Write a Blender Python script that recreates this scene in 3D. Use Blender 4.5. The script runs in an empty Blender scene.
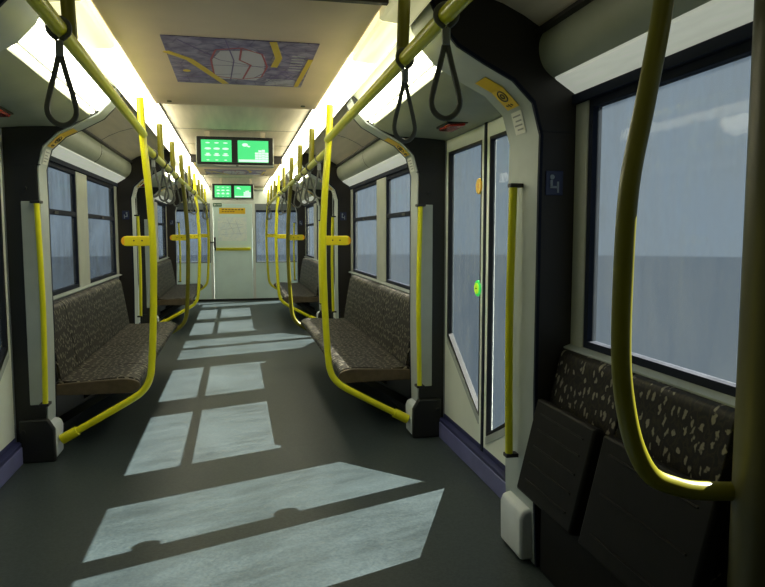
import bpy, bmesh, math, random
from mathutils import Vector, Matrix
random.seed(7)
SC = bpy.context.scene
COL = SC.collection

# ------------------------------------------------------------------ camera
cam_d = bpy.data.cameras.new('camera'); cam = bpy.data.objects.new('camera', cam_d); COL.objects.link(cam)
F_PX = 680.0
a, b = -(236.5-382.5)/F_PX, (293.5-233.0)/F_PX       # where the far end of the carriage sits in the frame
fw = Vector((-a, b, 1.0)).normalized()                # carriage axis in camera axes (x right, y up, z forward)
up = Vector((0, fw.z, -fw.y)).normalized()            # world up in the same axes
rt = Vector((up.y*fw.z-up.z*fw.y, up.z*fw.x-up.x*fw.z, up.x*fw.y-up.y*fw.x))
if rt.x < 0: rt = -rt
# camera axes in world axes
cx = Vector((rt.x, fw.x, up.x)); cy = Vector((rt.y, fw.y, up.y)); cz = Vector((rt.z, fw.z, up.z))
m = Matrix(((cx.x, cy.x, -cz.x, -0.02), (cx.y, cy.y, -cz.y, 0.0), (cx.z, cy.z, -cz.z, 1.30), (0, 0, 0, 1)))
cam.matrix_world = m
cam_d.sensor_width = 36.0; cam_d.lens = 36.0*F_PX/765.0
cam_d.clip_start = 0.02; cam_d.clip_end = 500
SC.camera = cam

# ------------------------------------------------------------------ view, world, sun
SC.view_settings.view_transform = 'Standard'; SC.view_settings.look = 'None'
SC.view_settings.exposure = 0.22; SC.view_settings.gamma = 1.0
SC.view_settings.use_curve_mapping = False
W = bpy.data.worlds.new('world'); SC.world = W; W.use_nodes = True
nt = W.node_tree; nt.nodes.clear()
wo = nt.nodes.new('ShaderNodeOutputWorld'); wb = nt.nodes.new('ShaderNodeBackground')
tc = nt.nodes.new('ShaderNodeTexCoord'); sp = nt.nodes.new('ShaderNodeSeparateXYZ'); rp = nt.nodes.new('ShaderNodeValToRGB')
nt.links.new(tc.outputs['Generated'], sp.inputs[0]); nt.links.new(sp.outputs['Z'], rp.inputs[0])
WORLD_SKY = (0.198, 0.255, 0.305, 1); WORLD_GROUND = (0.10, 0.132, 0.166, 1)
rp.color_ramp.interpolation = 'CONSTANT'
mp = nt.nodes.new('ShaderNodeMath'); mp.operation = 'MULTIPLY_ADD'; mp.inputs[1].default_value = 0.5; mp.inputs[2].default_value = 0.5
nt.links.new(sp.outputs['Z'], mp.inputs[0]); nt.links.new(mp.outputs[0], rp.inputs[0])
rp.color_ramp.elements[0].position = 0.0; rp.color_ramp.elements[0].color = WORLD_GROUND
rp.color_ramp.elements[1].position = 0.5-0.5*math.sin(math.radians(2.05)); rp.color_ramp.elements[1].color = WORLD_SKY
nt.links.new(rp.outputs[0], wb.inputs[0]); wb.inputs[1].default_value = 1.0
nt.links.new(wb.outputs[0], wo.inputs[0])

sd = bpy.data.lights.new('sun', 'SUN'); sun = bpy.data.objects.new('sun', sd); COL.objects.link(sun)
sd.energy = 36.0; sd.color = (1.0, 0.945, 0.81); sd.angle = math.radians(0.25)
sun.rotation_euler = Vector((-1.085, -0.40, -1.0)).to_track_quat('-Z', 'Y').to_euler()
sun.location = (6, 4, 6)
LAMP_STRIP, LAMP_TUBE = 4.6, 9.0

# ------------------------------------------------------------------ materials
def newmat(name):
    mt = bpy.data.materials.new(name); mt.use_nodes = True
    n = mt.node_tree.nodes; l = mt.node_tree.links
    return mt, n, l, n['Principled BSDF']
def mat(name, col, rough=0.5, metal=0.0, spec=0.5, var=0.0, scale=8.0, stretch=(1,1,1), bump=0.0, emit=None, estr=0.0):
    mt, n, l, p = newmat(name)
    p.inputs['Base Color'].default_value = (*col, 1); p.inputs['Roughness'].default_value = rough
    p.inputs['Metallic'].default_value = metal; p.inputs['Specular IOR Level'].default_value = spec
    if var or bump:
        t = n.new('ShaderNodeTexCoord'); mp = n.new('ShaderNodeMapping'); mp.inputs['Scale'].default_value = stretch
        nz = n.new('ShaderNodeTexNoise'); nz.inputs['Scale'].default_value = scale; nz.inputs['Detail'].default_value = 5
        l.new(t.outputs['Object'], mp.inputs[0]); l.new(mp.outputs[0], nz.inputs['Vector'])
        if var:
            r = n.new('ShaderNodeValToRGB')
            r.color_ramp.elements[0].position = 0.3; r.color_ramp.elements[1].position = 0.7
            r.color_ramp.elements[0].color = (*[c*(1-var) for c in col], 1); r.color_ramp.elements[1].color = (*[min(1, c*(1+var)) for c in col], 1)
            l.new(nz.outputs['Fac'], r.inputs[0]); l.new(r.outputs[0], p.inputs['Base Color'])
        if bump:
            bp = n.new('ShaderNodeBump'); bp.inputs['Strength'].default_value = bump; bp.inputs['Distance'].default_value = 0.004
            l.new(nz.outputs['Fac'], bp.inputs['Height']); l.new(bp.outputs[0], p.inputs['Normal'])
    if emit:
        p.inputs['Emission Color'].default_value = (*emit, 1); p.inputs['Emission Strength'].default_value = estr
    return mt

def floor_mat():
    mt, n, l, p = newmat('speckled_floor')
    t = n.new('ShaderNodeTexCoord')
    fine = n.new('ShaderNodeTexNoise'); fine.inputs['Scale'].default_value = 95; fine.inputs['Detail'].default_value = 3
    big = n.new('ShaderNodeTexNoise'); big.inputs['Scale'].default_value = 2.2; big.inputs['Detail'].default_value = 4
    l.new(t.outputs['Object'], fine.inputs['Vector']); l.new(t.outputs['Object'], big.inputs['Vector'])
    r = n.new('ShaderNodeValToRGB'); r.color_ramp.elements[0].position = .34; r.color_ramp.elements[1].position = .66
    r.color_ramp.elements[0].color = (.029, .041, .047, 1); r.color_ramp.elements[1].color = (.048, .063, .068, 1)
    r2 = n.new('ShaderNodeValToRGB'); r2.color_ramp.elements[0].position = .3; r2.color_ramp.elements[1].position = .7
    r2.color_ramp.elements[0].color = (.84, .86, .86, 1); r2.color_ramp.elements[1].color = (1, 1, 1, 1)
    mx = n.new('ShaderNodeMix'); mx.data_type = 'RGBA'; mx.blend_type = 'MULTIPLY'; mx.inputs[0].default_value = 1
    l.new(fine.outputs['Fac'], r.inputs[0]); l.new(big.outputs['Fac'], r2.inputs[0])
    l.new(r.outputs[0], mx.inputs[6]); l.new(r2.outputs[0], mx.inputs[7]); l.new(mx.outputs[2], p.inputs['Base Color'])
    p.inputs['Roughness'].default_value = .42; p.inputs['Specular IOR Level'].default_value = .35
    bp = n.new('ShaderNodeBump'); bp.inputs['Strength'].default_value = .12; bp.inputs['Distance'].default_value = .002
    l.new(fine.outputs['Fac'], bp.inputs['Height']); l.new(bp.outputs[0], p.inputs['Normal'])
    return mt

def glass_mat(name, lo=.10, hi=.42, tint=(.93, .95, .96)):
    mt, n, l, p = newmat(name); n.remove(p); out = n['Material Output']
    t = n.new('ShaderNodeTexCoord'); mp = n.new('ShaderNodeMapping'); mp.inputs['Scale'].default_value = (6, 6, 1.6)
    nz = n.new('ShaderNodeTexNoise'); nz.inputs['Scale'].default_value = 2.2; nz.inputs['Detail'].default_value = 7; nz.inputs['Roughness'].default_value = .65
    nb = n.new('ShaderNodeTexNoise'); nb.inputs['Scale'].default_value = 3.0; nb.inputs['Detail'].default_value = 5
    l.new(t.outputs['Object'], mp.inputs[0]); l.new(mp.outputs[0], nz.inputs['Vector']); l.new(t.outputs['Object'], nb.inputs['Vector'])
    ad = n.new('ShaderNodeMath'); ad.operation = 'MULTIPLY'; l.new(nz.outputs['Fac'], ad.inputs[0]); l.new(nb.outputs['Fac'], ad.inputs[1])
    mr = n.new('ShaderNodeMapRange'); mr.inputs['From Min'].default_value = .12; mr.inputs['From Max'].default_value = .42
    mr.inputs['To Min'].default_value = lo; mr.inputs['To Max'].default_value = hi
    l.new(ad.outputs[0], mr.inputs['Value'])
    tr = n.new('ShaderNodeBsdfTransparent'); tr.inputs[0].default_value = (*tint, 1)
    tl = n.new('ShaderNodeBsdfTranslucent'); tl.inputs[0].default_value = (.045, .055, .065, 1)
    df = n.new('ShaderNodeBsdfDiffuse'); df.inputs[0].default_value = (.30, .33, .36, 1)
    m1 = n.new('ShaderNodeMixShader'); m1.inputs[0].default_value = .5; l.new(tl.outputs[0], m1.inputs[1]); l.new(df.outputs[0], m1.inputs[2])
    m2 = n.new('ShaderNodeMixShader'); l.new(mr.outputs[0], m2.inputs[0]); l.new(tr.outputs[0], m2.inputs[1]); l.new(m1.outputs[0], m2.inputs[2])
    gl = n.new('ShaderNodeBsdfGlossy'); gl.inputs['Roughness'].default_value = .04
    m3 = n.new('ShaderNodeMixShader'); m3.inputs[0].default_value = .012
    l.new(m2.outputs[0], m3.inputs[1]); l.new(gl.outputs[0], m3.inputs[2]); l.new(m3.outputs[0], out.inputs[0])
    return mt

def fabric_mat():
    mt, n, l, p = newmat('patterned_moquette')
    def math_(op, a_, b_=None):
        q = n.new('ShaderNodeMath'); q.operation = op
        for i, v in enumerate((a_, b_)):
            if v is None: continue
            if isinstance(v, (int, float)): q.inputs[i].default_value = v
            else: l.new(v, q.inputs[i])
        return q.outputs[0]
    t = n.new('ShaderNodeTexCoord'); sp_ = n.new('ShaderNodeSeparateXYZ'); l.new(t.outputs['Object'], sp_.inputs[0])
    geo = n.new('ShaderNodeNewGeometry'); sg = n.new('ShaderNodeSeparateXYZ'); l.new(geo.outputs['Position'], sg.inputs[0])
    u = math_('SUBTRACT', sg.outputs['Z'], math_('ABSOLUTE', sg.outputs['X']))        # runs up the back and across the seat
    cb = n.new('ShaderNodeCombineXYZ'); l.new(math_('MULTIPLY', sg.outputs['Y'], 32), cb.inputs[0]); l.new(math_('MULTIPLY', u, 23), cb.inputs[1])
    nz = n.new('ShaderNodeTexNoise'); nz.inputs['Scale'].default_value = 45; nz.inputs['Detail'].default_value = 2
    l.new(geo.outputs['Position'], nz.inputs['Vector'])
    sc = n.new('ShaderNodeVectorMath'); sc.operation = 'SCALE'; sc.inputs['Scale'].default_value = .9; l.new(nz.outputs['Color'], sc.inputs[0])
    ad = n.new('ShaderNodeVectorMath'); l.new(cb.outputs[0], ad.inputs[0]); l.new(sc.outputs[0], ad.inputs[1])
    v = n.new('ShaderNodeTexVoronoi'); v.voronoi_dimensions = '2D'; v.inputs['Scale'].default_value = 1.0; v.inputs['Randomness'].default_value = .7; l.new(ad.outputs[0], v.inputs['Vector'])
    r = n.new('ShaderNodeValToRGB'); e = r.color_ramp.elements
    e[0].position = .16; e[0].color = (.24, .22, .17, 1); e[1].position = .25; e[1].color = (.010, .009, .010, 1)
    e2 = e.new(.48); e2.color = (.012, .010, .010, 1); e3 = e.new(.60); e3.color = (.03, .025, .013, 1); e4 = e.new(.70); e4.color = (.008, .008, .008, 1)
    l.new(v.outputs['Distance'], r.inputs[0]); l.new(r.outputs[0], p.inputs['Base Color'])
    p.inputs['Roughness'].default_value = .5; p.inputs['Specular IOR Level'].default_value = .2
    return mt

def map_mat(name, base, ink, scale=14, edge=(.55, .5, .62)):
    mt, n, l, p = newmat(name)
    t = n.new('ShaderNodeTexCoord'); nz = n.new('ShaderNodeTexNoise'); nz.inputs['Scale'].default_value = scale; nz.inputs['Detail'].default_value = 6
    v = n.new('ShaderNodeTexVoronoi'); v.feature = 'DISTANCE_TO_EDGE'; v.inputs['Scale'].default_value = scale*.8
    l.new(t.outputs['Object'], nz.inputs['Vector']); l.new(t.outputs['Object'], v.inputs['Vector'])
    r = n.new('ShaderNodeValToRGB'); r.color_ramp.elements[0].position = .38; r.color_ramp.elements[1].position = .62
    r.color_ramp.elements[0].color = (*ink, 1); r.color_ramp.elements[1].color = (*base, 1)
    r2 = n.new('ShaderNodeValToRGB'); r2.color_ramp.elements[0].position = .0; r2.color_ramp.elements[1].position = .06
    r2.color_ramp.elements[0].color = (*edge, 1); r2.color_ramp.elements[1].color = (1, 1, 1, 1)
    mx = n.new('ShaderNodeMix'); mx.data_type = 'RGBA'; mx.blend_type = 'MULTIPLY'; mx.inputs[0].default_value = 1
    l.new(nz.outputs['Fac'], r.inputs[0]); l.new(v.outputs['Distance'], r2.inputs[0]); l.new(r.outputs[0], mx.inputs[6]); l.new(r2.outputs[0], mx.inputs[7])
    l.new(mx.outputs[2], p.inputs['Base Color']); p.inputs['Roughness'].default_value = .5
    return mt

def lamp_mat(name, col, strength, streak=.25, along=(1.0, .6, 1.0), sc=4):
    mt, n, l, p = newmat(name)
    t = n.new('ShaderNodeTexCoord'); mp = n.new('ShaderNodeMapping'); mp.inputs['Scale'].default_value = along
    nz = n.new('ShaderNodeTexNoise'); nz.inputs['Scale'].default_value = sc; nz.inputs['Detail'].default_value = 4
    l.new(t.outputs['Object'], mp.inputs[0]); l.new(mp.outputs[0], nz.inputs['Vector'])
    mr = n.new('ShaderNodeMapRange'); mr.inputs['From Min'].default_value = .3; mr.inputs['From Max'].default_value = .7
    mr.inputs['To Min'].default_value = strength*(1-streak); mr.inputs['To Max'].default_value = strength*(1+streak)
    l.new(nz.outputs['Fac'], mr.inputs['Value']); l.new(mr.outputs[0], p.inputs['Emission Strength'])
    p.inputs['Emission Color'].default_value = (*col, 1); p.inputs['Base Color'].default_value = (.8, .78, .65, 1)
    return mt

M = dict(
    floor=floor_mat(), glass=glass_mat('dusty_window_glass', .06, .40), door_glass=glass_mat('dusty_door_glass', .05, .38, (.84, .87, .88)), fabric=fabric_mat(),
    dark=mat('charcoal_panel', (.010, .011, .011), .45, var=.15, scale=5),
    darkbrown=mat('dark_brown_panel', (.014, .011, .009), .5, var=.2, scale=4),
    black=mat('black_rubber', (.008, .009, .012), .55),
    gasket=mat('navy_black_gasket', (.010, .015, .032), .75, spec=.2),
    bluegrey=mat('blue_grey_wall_panel', (.17, .20, .22), .45, var=.12, scale=3),
    grey=mat('grey_green_panel', (.34, .37, .28), .5, var=.10, scale=4),
    band=mat('pale_grey_frame', (.40, .45, .44), .4, var=.08, scale=6),
    white=mat('off_white_paint', (.50, .53, .46), .35, var=.06, scale=6),
    door=mat('cream_door_paint', (.80, .86, .79), .32, var=.05, scale=3),
    enddoor=mat('pale_end_wall_paint', (.74, .92, .88), .45, var=.06, scale=2.5),
    foot=mat('white_plastic_foot', (.62, .68, .74), .4, var=.06, scale=9),
    blue=mat('violet_blue_sill', (.15, .16, .36), .45, var=.15, scale=8),
    navy=mat('navy_sill_edge', (.025, .03, .11), .5),
    ceil=mat('cream_ceiling', (.68, .60, .46), .5, var=.10, scale=3, stretch=(6, .5, 1)),
    ceilc=mat('beige_centre_ceiling', (.76, .60, .45), .45, var=.08, scale=2.5),
    yellow=mat('yellow_powder_coat', (.74, .72, .010), .28, spec=.5, var=.05, scale=7),
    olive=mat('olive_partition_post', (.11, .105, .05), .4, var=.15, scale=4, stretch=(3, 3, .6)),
    yellowdark=mat('dark_olive_yellow', (.20, .19, .008), .35, var=.1, scale=5),  # darker yellow for some of the poles and the rail hangers
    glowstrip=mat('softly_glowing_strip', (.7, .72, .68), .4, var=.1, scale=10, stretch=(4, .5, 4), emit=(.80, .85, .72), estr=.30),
    signyel=mat('yellow_plate', (.85, .72, .02), .35),
    orange=mat('orange_plate_end', (.9, .45, .02), .35),
    strap=mat('grey_strap', (.11, .12, .11), .45, var=.15, scale=30),
    clamp=mat('pale_grey_clamp', (.30, .32, .32), .4),
    seatplastic=mat('dark_brown_seat_shell', (.007, .0065, .006), .6, spec=.2, var=.25, scale=14, bump=.2),
    wood=mat('brown_seat_end', (.075, .055, .032), .45, var=.25, scale=20),
    red=mat('red_alarm_lens', (.30, .02, .01), .25),
    sticker=mat('yellow_warning_sticker', (.85, .56, .02), .4),
    ink=mat('black_ink', (.02, .02, .02), .5),
    paper=mat('white_sticker', (.66, .68, .64), .5),
    greyink=mat('grey_print', (.25, .27, .28), .5),
    navysign=mat('navy_sign', (.012, .022, .09), .35),
    signblue=mat('pale_blue_pictogram', (.28, .33, .42), .4),
    map=map_mat('lavender_route_map', (.34, .30, .47), (.16, .13, .28)),
    poster=map_mat('pale_network_poster', (.86, .95, .90), (.76, .88, .90), 16, (.86, .92, .95)),
    posterline=mat('faint_poster_line', (.52, .62, .68), .5),
    mapyel=mat('map_yellow_line', (.72, .52, .05), .5), mapred=mat('map_red_line', (.42, .08, .12), .5), mapwhite=mat('map_pale_zone', (.60, .57, .66), .5),
    maplav=mat('map_violet_line', (.17, .12, .32), .5),
    green=mat('green_screen', (.02, .1, .05), .3, emit=(.065, .70, .20), estr=1.0),
    screenwhite=mat('white_screen_graphic', (.2, .2, .2), .3, emit=(.62, .92, .72), estr=1.0),
    greensign=mat('green_exit_sign', (.01, .12, .05), .4),
    lamp=lamp_mat('warm_lamp_diffuser', (1.0, .94, .68), LAMP_STRIP, .5, (10, .35, 1), 3),
    lampoff=lamp_mat('dim_lamp_diffuser', (.9, .85, .42), .30, .4, (10, .35, 1), 3),
    lampmid=lamp_mat('half_lit_lamp_diffuser', (.95, .88, .48), 1.0, .4, (10, .35, 1), 3),
    tube=lamp_mat('warm_lamp_tube', (1.0, .95, .74), LAMP_TUBE, .1),
    button_y=mat('yellow_door_button', (.9, .55, .02), .3),
    button_g=mat('green_door_button', (.05, .62, .12), .3, emit=(.05, .9, .15), estr=.35),
    button_c=mat('lime_button_centre', (.5, .8, .02), .3, emit=(.5, .9, .05), estr=.4),
    screw=mat('dark_screw', (.05, .05, .02), .4),
    steel=mat('brushed_steel', (.45, .46, .45), .35, metal=.8),
    body=mat('carriage_body', (.12, .13, .14), .6),
)

# ------------------------------------------------------------------ mesh helpers
def box(bm, x0, x1, y0, y1, z0, z1):
    x0, x1 = min(x0, x1), max(x0, x1)
    vs = [bm.verts.new((x, y, z)) for x in (x0, x1) for y in (y0, y1) for z in (z0, z1)]
    for f in ((0,1,3,2), (4,6,7,5), (0,4,5,1), (2,3,7,6), (0,2,6,4), (1,5,7,3)):
        bm.faces.new([vs[i] for i in f])
    return bm
def prismY(bm, prof, y0, y1):
    """closed (x,z) polygon swept along the carriage"""
    A = [bm.verts.new((x, y0, z)) for x, z in prof]; B = [bm.verts.new((x, y1, z)) for x, z in prof]
    n = len(prof)
    for i in range(n): bm.faces.new((A[i], A[(i+1) % n], B[(i+1) % n], B[i]))
    bm.faces.new(A); bm.faces.new(B[::-1]); return bm
def prismX(bm, prof, x0, x1):
    """closed (y,z) polygon given thickness in x"""
    A = [bm.verts.new((x0, y, z)) for y, z in prof]; B = [bm.verts.new((x1, y, z)) for y, z in prof]
    n = len(prof)
    for i in range(n): bm.faces.new((A[i], A[(i+1) % n], B[(i+1) % n], B[i]))
    bm.faces.new(A); bm.faces.new(B[::-1]); return bm
def prismZ(bm, prof, z0, z1):
    A = [bm.verts.new((x, y, z0)) for x, y in prof]; B = [bm.verts.new((x, y, z1)) for x, y in prof]
    n = len(prof)
    for i in range(n): bm.faces.new((A[i], A[(i+1) % n], B[(i+1) % n], B[i]))
    bm.faces.new(A); bm.faces.new(B[::-1]); return bm
def shellY(bm, line, th, y0, y1, out=(0, 1)):
    """open (x,z) polyline swept along y with thickness th towards `out` side"""
    o = Vector((out[0], 0, out[1])); n = len(line)
    prof = list(line)
    back = []
    for i, (x, z) in enumerate(line):
        p = Vector((line[max(i-1, 0)][0], 0, line[max(i-1, 0)][1])); q = Vector((line[min(i+1, n-1)][0], 0, line[min(i+1, n-1)][1]))
        t = (q-p).normalized(); nn = Vector((-t.z, 0, t.x))
        if nn.dot(o) < 0: nn = -nn
        back.append((x+nn.x*th, z+nn.z*th))
    return prismY(bm, prof+back[::-1], y0, y1)
def catmull(pts, k=6, closed=False):
    P = [Vector(p) for p in pts]; n = len(P); out = []
    rng = range(n if closed else n-1)
    for i in rng:
        if closed: p0, p1, p2, p3 = P[(i-1) % n], P[i], P[(i+1) % n], P[(i+2) % n]
        else: p0, p1, p2, p3 = P[max(i-1, 0)], P[i], P[i+1], P[min(i+2, n-1)]
        for j in range(k):
            t = j/k
            out.append(.5*((2*p1)+(-p0+p2)*t+(2*p0-5*p1+4*p2-p3)*t*t+(-p0+3*p1-3*p2+p3)*t**3))
    if not closed: out.append(P[-1])
    return out
def tube(bm, pts, r, seg=12, closed=False, ry=None, cap=True):
    P = [Vector(p) for p in pts]; n = len(P); rings = []
    t0 = (P[1]-P[0]).normalized(); ref = Vector((0, 1, 0)) if abs(t0.y) < .9 else Vector((1, 0, 0))
    nrm = (ref-t0*ref.dot(t0)).normalized()
    for i in range(n):
        if closed: t = (P[(i+1) % n]-P[(i-1) % n]).normalized()
        else: t = (P[min(i+1, n-1)]-P[max(i-1, 0)]).normalized()
        nrm = (nrm-t*nrm.dot(t)).normalized(); bi = t.cross(nrm)
        rr = r[i] if isinstance(r, (list, tuple)) else r
        r2 = rr if ry is None else ry
        rings.append([bm.verts.new(P[i]+nrm*rr*math.cos(2*math.pi*k/seg)+bi*r2*math.sin(2*math.pi*k/seg)) for k in range(seg)])
    m_ = n if closed else n-1
    for i in range(m_):
        A, B = rings[i], rings[(i+1) % n]
        for k in range(seg): bm.faces.new((A[k], A[(k+1) % seg], B[(k+1) % seg], B[k]))
    if cap and not closed: bm.faces.new(rings[0][::-1]); bm.faces.new(rings[-1])
    return bm
def mirror(bm, s):
    if s < 0:
        for v in bm.verts: v.co.x = -v.co.x
    return bm
ORG = {}
def link(name, bm, m_, parent=None, loc=None, bevel=0.0, smooth=None, segs=2):
    """one mesh object; vertices are given in carriage coordinates"""
    bmesh.ops.recalc_face_normals(bm, faces=bm.faces)
    if parent is not None: org = ORG[parent.name]
    elif loc is not None: org = Vector(loc)
    else:
        xs = [v.co for v in bm.verts]; org = Vector((sum(v.x for v in xs)/len(xs), sum(v.y for v in xs)/len(xs), min(v.z for v in xs)))
    for v in bm.verts: v.co -= org
    me = bpy.data.meshes.new(name); bm.to_mesh(me); bm.free()
    o = bpy.data.objects.new(name, me); COL.objects.link(o)
    me.materials.append(m_)
    if parent is not None: o.parent = parent
    else: o.location = org
    ORG[o.name] = org
    if bevel:
        md = o.modifiers.new('bevel', 'BEVEL'); md.width = bevel; md.segments = segs; md.limit_method = 'ANGLE'; md.angle_limit = math.radians(35)
    if smooth is None: smooth = False
    if smooth or bevel:
        for f in me.polygons: f.use_smooth = True
        try: me.set_sharp_from_angle(angle=math.radians(38))
        except Exception: pass
    return o
def thing(name, label, cat, loc, group=None):
    o = bpy.data.objects.new(name, None); COL.objects.link(o); o.empty_display_size = .05
    o.location = loc; ORG[o.name] = Vector(loc); o['label'] = label; o['category'] = cat
    if group: o['group'] = group
    return o
def tag(o, label, cat, group=None):
    o['label'] = label; o['category'] = cat
    if group: o['group'] = group
    return o
def struct(o, label=None, cat=None):
    o['kind'] = 'structure'
    if label: o['label'] = label
    if cat: o['category'] = cat
    return o
def sroot(name, loc, label, cat):
    o = thing(name, label, cat, loc); o['kind'] = 'structure'; return o
def B(): return bmesh.new()
SIDE = {-1: 'left', 1: 'right'}

# ------------------------------------------------------------------ layout along the carriage (metres from the camera)
PER = 5.13
DOOR = (2.68, 4.13)                        # clear opening of the near doorway
ARCH = [(2.37, 2.67), (4.11, 4.29)]        # portal frames each side of a doorway
YB, YE = -2.2, 13.42
ZC, ZD = 2.165, 2.09                       # high and dropped ceiling
W_IN, W_GL = 1.225, 1.243                  # inner wall face, glass
BAYS = [(-2.2, 2.37, [(.99, 2.28)]),  # rear windows omitted here so less daylight reaches the foreground
        (4.32, 7.50, [(4.42, 5.68), (6.06, 7.37)]),
        (9.45, 12.63, [(9.55, 10.81), (11.19, 12.50)])]
DOORS = [(2.67, 4.11), (7.80, 9.24), (12.84, 13.42)]

# ------------------------------------------------------------------ shell
o = link('floor', box(B(), -1.34, 1.34, YB, YE+.1, -.10, 0), M['floor']); struct(o, 'grey speckled floor with bright sun patches between the benches', 'floor')

def ceiling():
    root = sroot('ceiling', (0, 5, 2.1), 'cream ceiling of the carriage with a dropped beige panel over each doorway', 'ceiling')
    bm = B(); box(bm, -.515, .515, YB, YE, ZC, ZC+.03); link('high_ceiling_panel', bm, M['ceil'], root)
    for k in range(3):
        y0, y1 = 2.36-PER+PER*k, 4.46-PER+PER*k
        if k == 0: y0 = YB
        if k == 1: y0, y1 = 2.36, 4.46
        if k == 2: y0, y1 = 7.90, 9.75
        bm = B(); box(bm, -.497, .497, y0, y1, ZD, ZC-.002)
        link('dropped_panel', bm, M['ceilc'], root, bevel=.012)
        bm = B(); box(bm, -.50, .50, y0-.03, y0-.001, ZD-.012, ZC-.002); link('end_trim', bm, M['darkbrown'], root)
        for s in (-1, 1):
            bm = B(); tube(bm, [(s*.40, y1-.12, ZD), (s*.40, y1-.12, ZD-.006)], .014, 12)
            link('latch', bm, M['screw'], root)
    bm = B()
    for s in (-1, 1): box(bm, s*.500, s*.517, YB, YE, ZC-.006, ZC-.0005)
    link('brown_gap_strip', bm, M['darkbrown'], root)
    bm = B()
    for y in (5.95, 6.95, 11.0): box(bm, -.5, .5, y, y+.006, ZC-.002, ZC-.0005)
    link('seam', bm, M['darkbrown'], root)
    # bay ceilings curving down to the coves, with seams across
    for s in (-1, 1):
        for (y0, y1, _) in BAYS:
            bm = B(); prof = [(.64, 2.175), (.74, 2.165), (.84, 2.145), (.93, 2.118), (1.01, 2.082), (1.09, 2.035)]
            shellY(bm, prof, .02, y0, y1, (0, 1)); mirror(bm, s)
            link('side_ceiling', bm, M['ceil'], root, smooth=True)
            bm = B(); ys = (y0+y1)/2
            shellY(bm, [(x, z-.0015) for x, z in prof], .002, ys, ys+.008, (0, 1)); mirror(bm, s); link('seam', bm, M['darkbrown'], root)
            bm = B(); box(bm, 1.05, 1.085, y0, y1, 2.022, 2.034); mirror(bm, s); link('joint_strip', bm, M['darkbrown'], root)
    return root
ceiling()
# roof skin above everything so that daylight only comes through the glass
bm = B(); prismY(bm, [(-1.36, 1.9), (-1.2, 2.30), (-.6, 2.42), (.6, 2.42), (1.2, 2.30), (1.36, 1.9), (1.30, 1.9), (1.16, 2.25), (.6, 2.36), (-.6, 2.36), (-1.16, 2.25), (-1.30, 1.9)], YB-.05, YE+.15)
struct(link('trim_1', bm, M['body']), 'curved roof skin above the ceiling', 'roof')

# outer side walls, built in pieces around the window and door openings
def bays(s):
    return [(BAYS[0][0], BAYS[0][1], BAYS[0][2] if s > 0 else [])]+BAYS[1:]  # unseen left foreground bay kept solid, without windows, to darken the foreground
def wall(s):
    root = sroot('wall_'+SIDE[s], (s*1.25, 5, 0), SIDE[s]+' side wall of the carriage with windows above the benches', 'wall')
    segs = []
    for (y0, y1, wins) in bays(s):
        bm = B(); box(bm, W_IN, 1.27, y0, y1, 0, .86); mirror(bm, s); link('lower_panel', bm, M['bluegrey'], root)
        bm = B(); box(bm, W_IN, 1.27, y0, y1, 1.775, 1.98); mirror(bm, s); link('upper_panel', bm, M['bluegrey'], root)
        edges = [y0]+[e for w in wins for e in w]+[y1]
        for i in range(0, len(edges), 2):
            bm = B(); box(bm, W_IN-.004, 1.268, edges[i], edges[i+1], .86, 1.775); mirror(bm, s)
            link('window_post', bm, M['white'], root, bevel=.004)
        # sloping grey sill under the glass
        bm = B(); prismY(bm, [(W_IN-.03, .862), (W_IN-.03, .868), (W_IN+.035, .89), (W_IN+.035, .862)], y0, y1); mirror(bm, s)
        link('sill', bm, M['band'], root)
    for (y0, y1) in DOORS:
        bm = B(); box(bm, 1.25, 1.33, y0, y1, 1.892, 2.1); mirror(bm, s); link('door_header', bm, M['dark'], root)
    return root
wall(-1); wall(1)

def cove(s, y0, y1, k):
    root = sroot('trim_%d' % k, (s*1.15, (y0+y1)/2, 1.82), 'rounded grey duct above the %s windows with a pale strip on its underside' % SIDE[s], 'duct')
    prof = [(1.085, 2.028), (1.070, 1.99), (1.072, 1.945), (1.088, 1.905), (1.115, 1.878), (1.145, 1.858)]
    pr = catmull([(x, 0, z) for x, z in prof], 4); pr = [(p.x, p.z) for p in pr]
    bm = B(); prismY(bm, pr+[(1.24, 1.858), (1.24, 2.028)], y0, y1); mirror(bm, s); link('duct_body', bm, M['grey'], root, smooth=True)
    bm = B(); prismY(bm, [(1.128, 1.870), (1.134, 1.859), (1.218, 1.806), (1.228, 1.806), (1.228, 1.870)], y0+.01, y1-.01); mirror(bm, s)
    link('underside_strip', bm, M['glowstrip'], root)
    bm = B(); box(bm, 1.205, 1.228, y0, y1, 1.775, 1.808); mirror(bm, s); link('black_edge', bm, M['gasket'], root)
    for yy in ((y0+y1)/2,):
        bm = B(); q = [(x-.0015, z-.001) for x, z in pr]; shellY(bm, q, .002, yy, yy+.006, (1, 0)); mirror(bm, s); link('joint', bm, M['darkbrown'], root)
k = 2
for (y0, y1, _) in BAYS:
    for s in (-1, 1): cove(s, y0, y1, k); k += 1

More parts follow.
